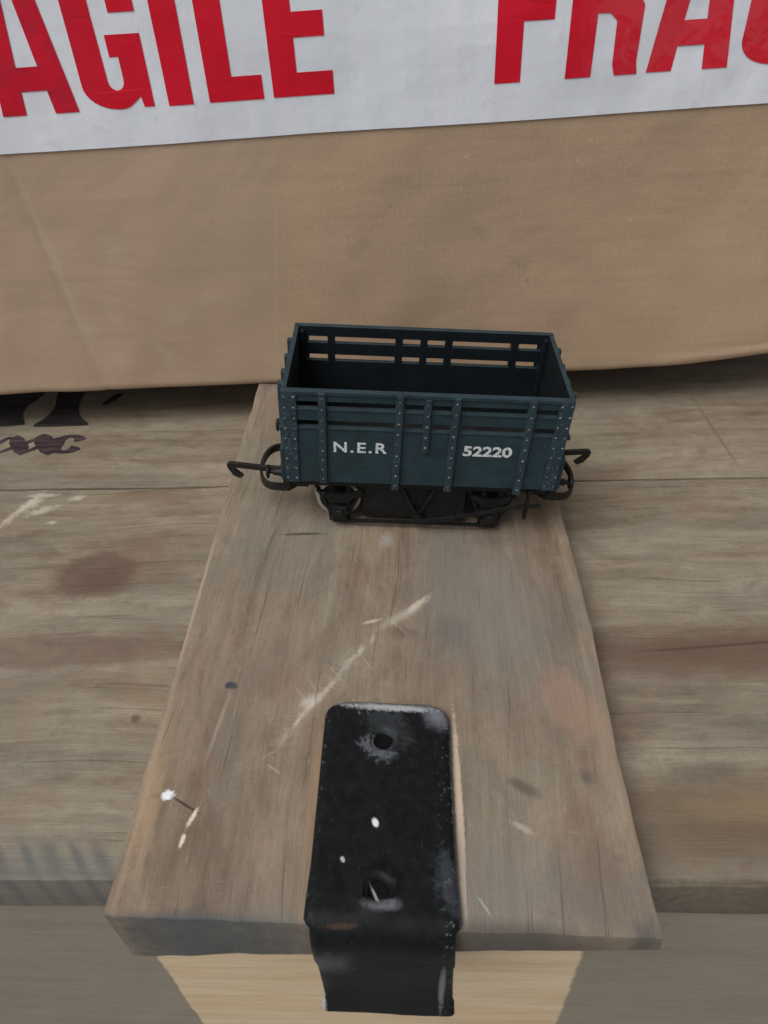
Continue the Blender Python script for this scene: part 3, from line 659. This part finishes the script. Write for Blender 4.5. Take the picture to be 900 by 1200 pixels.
def letter(kind, t0, wd):
    bm = BM()
    fn = dict(A=P_A, G=P_G, I=P_I, L=P_L, E=P_E, F=P_F, R=P_R)[kind]
    for k, pts in enumerate(fn(wd)):
        vs = []
        # resample long edges so that the print follows the card
        q = []
        for i, p in enumerate(pts):
            r = pts[(i+1) % len(pts)]; d = math.hypot(r[0]-p[0], (r[1]-p[1])*HL); n = max(1, int(d / 2.2))
            q += [(p[0] + (r[0]-p[0])*j/n, p[1] + (r[1]-p[1])*j/n) for j in range(n)]
        for x, y in q:
            t = t0 + x; z = tz(t0 + wd/2) + 10.0 + y * HL + (x - wd/2) * 0.017
            vs.append(bm.verts.new((t, face_bulge(t, z) - 0.60 - 0.02 * k, z)))
        for tri in tessellate_polygon([[Vector((x, y * HL, 0)) for x, y in q]]):
            try: bm.faces.new([vs[i] for i in tri])
            except ValueError: pass
    o = obj('letter', bm, m_red, tp)
    sd = o.modifiers.new('thick', 'SOLIDIFY'); sd.thickness = 0.05 * S; sd.offset = 0
    return o
word = [('F', 0.0, 17.0), ('R', 20.0, 20.2), ('A', 43.0, 22.6), ('G', 68.2, 19.6), ('I', 92.0, 7.2), ('L', 103.9, 15.8), ('E', 122.5, 17.5)]
for base in (74.0 - 185.8 + 0.0, 74.0):
    for kind, dx, wd in word:
        t0 = base + dx
        if t0 + wd < X1 - 1 and t0 > X0 + 1: letter(kind, t0, wd)

# ================================================================== toy wagon
wag = empty('toy_wagon', (-0.8, 171.2, 0.1), (0, TILT, 0.014))
tag(wag, 'small dark blue-grey model railway open wagon lettered N.E.R 52220', 'toy wagon')
HX, HY = 36.3, 17.5; ZB, ZT = 18.2, 46.6
def bobj(name, bm, mat, parent, **k):
    o = obj(name, bm, mat, parent, **k)
    return o
slots_z = [(ZT - 10.6, ZT - 8.7), (ZT - 5.0, ZT - 3.1)]
def side_panel(y_out, y_in, name):
    xs = [-HX] + [-HX + 2 * HX * f for f in (.043, .126, .155, .390, .420, .488, .516, .584, .614, .843, .872, .957)] + [HX]
    hol = {(1, 2), (3, 4), (5, 6), (7, 8), (9, 10), (11, 12)}
    holes_x = [1, 3, 5, 7, 9, 11]
    zs = [ZB, slots_z[0][0], slots_z[0][1], slots_z[1][0], slots_z[1][1], ZT]
    hz = [1, 3]; bm = BM(); V = {}
    def v(i, j, s):
        if (i, j, s) not in V: V[i, j, s] = bm.verts.new((xs[i], y_out if s == 0 else y_in, zs[j]))
        return V[i, j, s]
    nx, nz = len(xs) - 1, len(zs) - 1
    solid = lambda i, j: 0 <= i < nx and 0 <= j < nz and not (i in holes_x and j in hz)
    for i in range(nx):
        for j in range(nz):
            if not solid(i, j): continue
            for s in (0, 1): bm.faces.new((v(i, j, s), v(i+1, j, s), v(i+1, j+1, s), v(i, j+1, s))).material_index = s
            if not solid(i-1, j): bm.faces.new((v(i, j, 0), v(i, j+1, 0), v(i, j+1, 1), v(i, j, 1)))
            if not solid(i+1, j): bm.faces.new((v(i+1, j, 0), v(i+1, j+1, 0), v(i+1, j+1, 1), v(i+1, j, 1)))
            if not solid(i, j-1): bm.faces.new((v(i, j, 0), v(i+1, j, 0), v(i+1, j, 1), v(i, j, 1)))
            if not solid(i, j+1): bm.faces.new((v(i, j+1, 0), v(i+1, j+1, 0), v(i+1, j+1, 1), v(i, j+1, 1)))
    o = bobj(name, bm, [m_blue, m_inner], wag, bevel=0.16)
    sgn = -1 if y_out < 0 else 1
    # raised planks below the slots: four thin boards with grooves
    bm = BM()
    # two edge beadings beside the slots + faint board lines low down
    for zc, hgt, pr in ((slots_z[0][0] - 0.35, 0.5, 0.28), (slots_z[1][0] - 0.35, 0.5, 0.25), (ZT - 0.5, 1.0, 0.45)):
        a, b = sorted((y_out - sgn * 0.02, y_out + sgn * pr)); box(bm, -HX + 0.1, HX - 0.1, a, b, zc - hgt/2, zc + hgt/2)
    bobj('bead', bm, m_blue, o, bevel=0.12)
    # ribs
    def rib(xc, wd, z0, z1, pr=0.95, cols=1, rx=None):
        bm = BM(); a, b = sorted((y_out - sgn * 0.03, y_out + sgn * pr)); box(bm, xc - wd/2, xc + wd/2, a, b, z0, z1)
        r = bobj('rib', bm, m_rib, o, bevel=0.18)
        bm = BM(); n = max(2, int((z1 - z0) / 3.0))
        for c in range(cols):
            xx = xc + ((c - (cols-1)/2) * wd * 0.62)
            for k in range(n):
                zz = z0 + (k + .5) * (z1 - z0) / n + random.uniform(-.12, .12)
                dome(bm, (xx + random.uniform(-.06, .06), y_out + sgn * pr, zz), (0, sgn, 0), random.uniform(0.26, 0.36))
        return r, bm
    for f, wd, z0, z1, cols in ((.027, 3.7, ZB + .05, ZT - .05, 2), (.14, 1.9, ZB + 0.2, ZT - .2, 1), (.405, 1.9, ZB - 1.2, ZT - .2, 1), (.502, 1.7, ZB + 11.5, ZT - 1.0, 1), (.599, 1.9, ZB - 1.2, ZT - .2, 1), (.857, 2.0, ZB - 1.4, ZT - .2, 1), (.973, 3.7, ZB + .05, ZT - .05, 2)):
        pr = 0.5 if cols == 2 else 0.95
        r, rb = rib(-HX + 2 * HX * f, wd, z0, z1, pr, cols)
        ro = bobj('rivet_row', rb, m_rivet, wag if False else o)
    return o
near = side_panel(-HY, -HY + 1.3, 'side_panel')
far = side_panel(HY, HY - 1.3, 'side_panel')
for sg in (-1, 1):
    bm = BM(); a, b = sorted((sg * (HX - 0.02), sg * (HX - 1.3))); box(bm, a, b, -HY + 1.32, HY - 1.32, ZB, ZT - 0.15)
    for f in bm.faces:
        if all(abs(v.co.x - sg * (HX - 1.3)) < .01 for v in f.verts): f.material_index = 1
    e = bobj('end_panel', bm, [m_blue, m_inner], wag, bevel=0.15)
    for yy in (-11.3, -4.0, 4.0, 11.3):                            # stanchions and board lines on the ends
        bm = BM(); a, b = sorted((sg * (HX - 0.1), sg * (HX + 1.5)))
        top_z = ZT - 1.6 - (0.8 if abs(yy) < 5 else 0)
        box(bm, a, b, yy - 0.9, yy + 0.9, ZB, top_z)
        for k in range(7): dome(bm, (sg * (HX + 1.5), yy, ZB + 2 + k * 3.3), (sg, 0, 0), .3)
        bobj('stanchion', bm, m_rib, e, bevel=0.2)
    bm = BM(); a, b = sorted((sg * (HX - 0.05), sg * (HX + 1.1))); box(bm, a, b, -HY + .1, HY - .1, ZB + 0.3, ZB + 10.5)
    box(bm, min(a, b), max(a, b) , -HY + 0.6, HY - 0.6, ZT - 12.4, ZT - 11.4)
    bobj('end_board', bm, m_blue, e, bevel=0.25)
    for yy in (-1, 1):                                               # inner corner posts
        bm = BM()
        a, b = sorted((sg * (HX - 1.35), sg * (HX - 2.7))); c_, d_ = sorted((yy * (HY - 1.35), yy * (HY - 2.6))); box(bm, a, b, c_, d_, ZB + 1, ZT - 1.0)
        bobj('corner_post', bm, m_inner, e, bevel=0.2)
bm = BM(); box(bm, -HX + 1.31, HX - 1.31, -HY + 1.31, HY - 1.31, ZB + 0.1, ZB + 1.3); bobj('floor', bm, m_black, wag)

# lettering as flat transfers
import functools
def text(body, xc, zc, size, sx=1.0, spacing=1.0, off=0.0):
    cu = bpy.data.curves.new('text', 'FONT'); cu.body = body; cu.size = size; cu.offset = off; cu.align_x = 'CENTER'; cu.space_character = spacing; cu.extrude = 0.03
    to = bpy.data.objects.new('tmp', cu); COL.objects.link(to)
    dg = bpy.context.evaluated_depsgraph_get(); me = bpy.data.meshes.new_from_object(to.evaluated_get(dg)); bpy.data.objects.remove(to)
    for v in me.vertices:
        x, y, z = v.co; v.co = Vector((xc + x * sx, -HY - 0.07 - z, zc + y)) * S
    me.materials.append(m_white); me.name = 'lettering'
    o = bpy.data.objects.new('lettering', me); COL.objects.link(o); o.parent = near
    return o
text('N.E.R', -HX + 2*HX*.270, ZB + 10.3, 4.5, 1.14, 1.2, 0.085)
text('52220', -HX + 2*HX*.727, ZB + 10.6, 4.2, 1.22, 1.0, 0.13)

# chassis
bm = BM()
for sg in (-1, 1):
    a, b = sorted((sg * 15.3, sg * 13.4)); box(bm, -HX + 1, HX - 1, a, b, ZB - 3.0, ZB + 0.05)
box(bm, -HX + 2, HX - 2, -13.3, 13.3, ZB - 1.4, ZB)
for x in (-25, -12, 0, 12, 25): box(bm, x - .6, x + .6, -13.2, 13.2, ZB - 2.6, ZB - 1.42)
obj('chassis', bm, m_black, wag, bevel=0.15)
bm = BM(); box(bm, -15.6, 13.6, -13.2, 13.2, 2.4, ZB - 2.7); obj('ballast_shade_block', bm, m_black, wag, bevel=0.6)  # weight block, enlarged and lowered to darken the space under the wagon
for sg in (-1, 1):
    bm = BM(); a, b = sorted((sg * (HX - 0.9), sg * (HX + 1.0))); box(bm, a, b, -16.2, 16.2, ZB - 3.6, ZB - 0.1)
    hs_ = obj('headstock', bm, m_black, wag, bevel=0.2)
    for yy in (-11.4, 11.4):
        bm = BM(); lathe(bm, (sg * (HX + 1.0), yy, ZB - 1.9), (sg, 0, 0), [(0, 0), (1.5, 0), (1.3, 1.0), (0.95, 2.2), (0.95, 3.2), (0.6, 3.2), (0.6, 4.3), (1.9, 4.4), (2.0, 4.9), (1.2, 5.25), (0, 5.35)], 20)
        if yy > 0 or True: obj('buffer', bm, m_black, wag, True)
    # tension-lock coupling: mount, flat hook and broad bumper loop
    X = HX; so = 2.6 if sg > 0 else 0.0; yo = 6.2 * sg       # the hook is offset to one side
    cp = bpy.data.objects.new('coupling', None); COL.objects.link(cp); cp.parent = wag; cp.empty_display_size = .005
    bm = BM()
    a, b = sorted((sg * 30, sg * (HX + 3))); box(bm, a, b, yo - 1.2, yo + 1.2, ZB - 6.6, ZB - 3.4)
    obj('coupling_mount', bm, m_hook, cp, bevel=.15)
    hp = [(X - 3, 12.1), (X + 8, 12.7), (X + 15.9, 13.5), (X + 15.7, 12.5), (X + 14.7, 11.5), (X + 13.7, 10.6), (X + 14.8, 9.7), (X + 16.6, 10.7), (X + 18.0, 13.2), (X + 18.2, 14.5), (X + 17.3, 15.2), (X + 8, 14.3), (X - 3, 13.7)]
    bm = BM(); prism(bm, hp, lambda p, s: (sg * (p[0] - so), yo - 0.55 + 1.1 * s, p[1]))
    obj('hook', bm, m_hook, cp, bevel=.12)
    bm = BM(); pts = []
    for k in range(25):
        t = R(-90 + 180 * k / 24); pts.append((X + 2.2 + 7.2 * abs(math.cos(t)) ** 0.55 if abs(math.cos(t)) > 1e-3 else X + 2.2, 9.6 * math.sin(t)))
    pts = [(X + 0.6, -9.7), (X - 1.5, -7.5)][::-1] + pts + [(X + 0.6, 9.7), (X - 1.5, 7.5)]
    prev = None
    for (x, y), (xa, ya), (xb, yb) in zip(pts, [pts[0]] + pts[:-1], pts[1:] + [pts[-1]]):
        d = Vector((xb - xa, yb - ya)); d.normalize(); nx_, ny_ = -d.y * .38, d.x * .38
        zz0, zz1 = (8.4, 10.7)
        q = [bm.verts.new((sg * (x + nx_), y + ny_, zz0)), bm.verts.new((sg * (x - nx_), y - ny_, zz0)), bm.verts.new((sg * (x - nx_), y - ny_, zz1)), bm.verts.new((sg * (x + nx_), y + ny_, zz1))]
        if prev:
            for k in range(4): bm.faces.new((prev[k], prev[(k+1)%4], q[(k+1)%4], q[k]))
        else: bm.faces.new(q)
        prev = q
    bm.faces.new(prev[::-1]); obj('bumper_loop', bm, m_hook, cp, True, ang=40)
    bm = BM()
    for yy in (-7.6, 7.6):
        a, b = sorted((sg * (X - 5.0), sg * (X - 1.0))); box(bm, a, b, yy - .5, yy + .5, 8.6, 12.8)
    box(bm, min(a, b), max(a, b), -7.1, 7.1, 9.0, 10.3)
    obj('coupling_mount', bm, m_hook, cp, bevel=.1)

WR = 6.4
for sg in (-1, 1):
    WX = 20.5 if sg > 0 else 22.6
    ws = bpy.data.objects.new('wheel_set', None); COL.objects.link(ws); ws.parent = wag; ws.empty_display_size = .005
    bm = BM(); tube(bm, (sg * WX, -12.6, WR), (sg * WX, 12.6, WR), 0.8); obj('axle', bm, m_hook, ws, True)
    for s2 in (-1, 1):
        yw = s2 * 8.3
        bm = BM(); lathe(bm, (sg * WX, yw - s2 * 1.3, WR), (0, s2, 0), [(1.5, -0.3), (WR - 1.2, 0), (WR - 1.2, 0.25), (WR - .55, .25), (WR + 0.55, 0.1), (WR + 0.6, 0.45), (WR + .05, 0.75), (WR - 0.1, 2.9), (WR - 1.0, 2.95), (WR - 1.1, 2.55), (1.4, 2.3), (1.3, 2.9), (0, 2.9)], 40)
        for f in bm.faces:
            c_ = f.calc_center_median(); r = math.hypot(c_.x - sg * WX, c_.z - WR); f.material_index = 1 if r > WR - 1.15 else 0
        obj('wheel', bm, [m_black, m_rim if sg < 0 else m_hook], ws, True, ang=25)
for s2 in (-1, 1):
    for sg in (-1, 1):
        WX = 20.5 if sg > 0 else 22.0
        x = sg * WX; y0, y1 = s2 * 13.4, s2 * 14.3
        bm = BM()                                           # W-iron
        pts = [(x - 7.5, ZB - 2.8), (x - 6.4, ZB - 2.8), (x - 2.4, 5.2), (x - 2.0, 2.6), (x + 2.0, 2.6), (x + 2.4, 5.2), (x + 6.4, ZB - 2.8), (x + 7.5, ZB - 2.8), (x + 3.2, 4.6), (x + 2.9, 1.6), (x - 2.9, 1.6), (x - 3.2, 4.6)]
        prism(bm, pts, lambda p, s: (p[0], y0 + (y1 - y0) * s, p[1]))
        box(bm, x - 3.1, x - 1.7, *sorted((y0 - s2 * .02, y1 + s2 * .02)), 5.0, ZB - 2.9); box(bm, x + 1.7, x + 3.1, *sorted((y0 - s2 * .02, y1 + s2 * .02)), 5.0, ZB - 2.9)
        ag = obj('axle_guard', bm, m_black, wag, bevel=.1)
        bm = BM(); a, b = sorted((y0 - s2 * .8, s2 * 16.4)); box(bm, x - 2.0, x + 2.0, a, b, 3.6, 8.4); box(bm, x - 2.4, x + 2.4, *sorted((s2 * 15.2, s2 * 16.0)), 3.2, 4.4)
        lathe(bm, (x, s2 * 16.4, 6.1), (0, s2, 0), [(1.4, 0), (1.3, .5), (0, .6)], 16)
        obj('axle_box', bm, m_black, ag, bevel=.2)
        bm = BM()                                           # leaf spring above the axle box
        for k in range(5):
            hw = 6.4 - k * 1.0; zc = 12.2 - k * .62
            N = 8
            for q in range(N):
                xa, xb = -hw + 2*hw*q/N, -hw + 2*hw*(q+1)/N
                za, zb = zc + 0.035 * xa * xa, zc + 0.035 * xb * xb
                bar(bm, (x + xa, s2 * 15.2, za), (x + xb, s2 * 15.2, zb), 1.2, .5, (0, 0, 1))
        obj('leaf_spring', bm, m_black, ag)
        bm = BM()                                           # brake shoe facing the wheel
        pts = arcpts(0, 0, WR + 2.2, WR + 2.2, -25, 35, 8) + arcpts(0, 0, WR + .9, WR + .9, 35, -25, 8)
        prism(bm, [(x - sg * p[0], WR + p[1]) for p in pts], lambda p, s: (p[0], s2 * (8.0 + 2.6 * s), p[1]))
        bar(bm, (x - sg * 7.6, s2 * 9.5, 7), (x - sg * 7.4, s2 * 9.5, ZB - 2), 1.0, 1.6, (1, 0, 0))
        obj('brake_shoe', bm, m_black, wag)
    bm = BM(); yy = s2 * 13.9                               # V hanger, push rods, lever and guard
    bar(bm, (-5.2, yy, ZB - 2.8), (0, yy, 4.0), .8, 1.1, (0, 1, 0)); bar(bm, (4.6, yy, ZB - 2.8), (0, yy, 4.0), .8, 1.1, (0, 1, 0))
    lathe(bm, (0, yy - .6 * s2, 4.4), (0, s2, 0), [(0, 0), (1.3, 0), (1.3, 1.6), (0, 1.7)], 14)
    bar(bm, (0, yy - s2 * .9, 5.2), (-13.2, s2 * 11, 8.2), .7, 1.0, (0, 0, 1)); bar(bm, (0, yy - s2 * .9, 3.8), (13.2, s2 * 11, 7.0), .7, 1.0, (0, 0, 1))
    obj('brake_hanger', bm, m_black, wag)
    bm = BM(); pth = [(0, 4.6), (8, 6.2), (18, 8.6), (27, 11.4), (33.5, 12.0)]
    for (xa, za), (xb, zb) in zip(pth, pth[1:]): bar(bm, (xa, s2 * 16.9, za), (xb, s2 * 16.9, zb), .7, 1.0, (0, 0, 1))
    bar(bm, (0, yy, 4.5), (0, s2 * 17.2, 4.5), 1.0, 1.0)
    bar(bm, (30, s2 * 16.1, ZB - 1), (30, s2 * 16.1, 6.6), .8, 1.3, (0, 1, 0))
    obj('brake_lever', bm, m_black, wag)
    bm = BM(); bar(bm, (-24, s2 * 14.9, 2.4), (22.5, s2 * 14.9, 2.4), .7, .9, (0, 0, 1))
    obj('tie_bar', bm, m_black, wag)
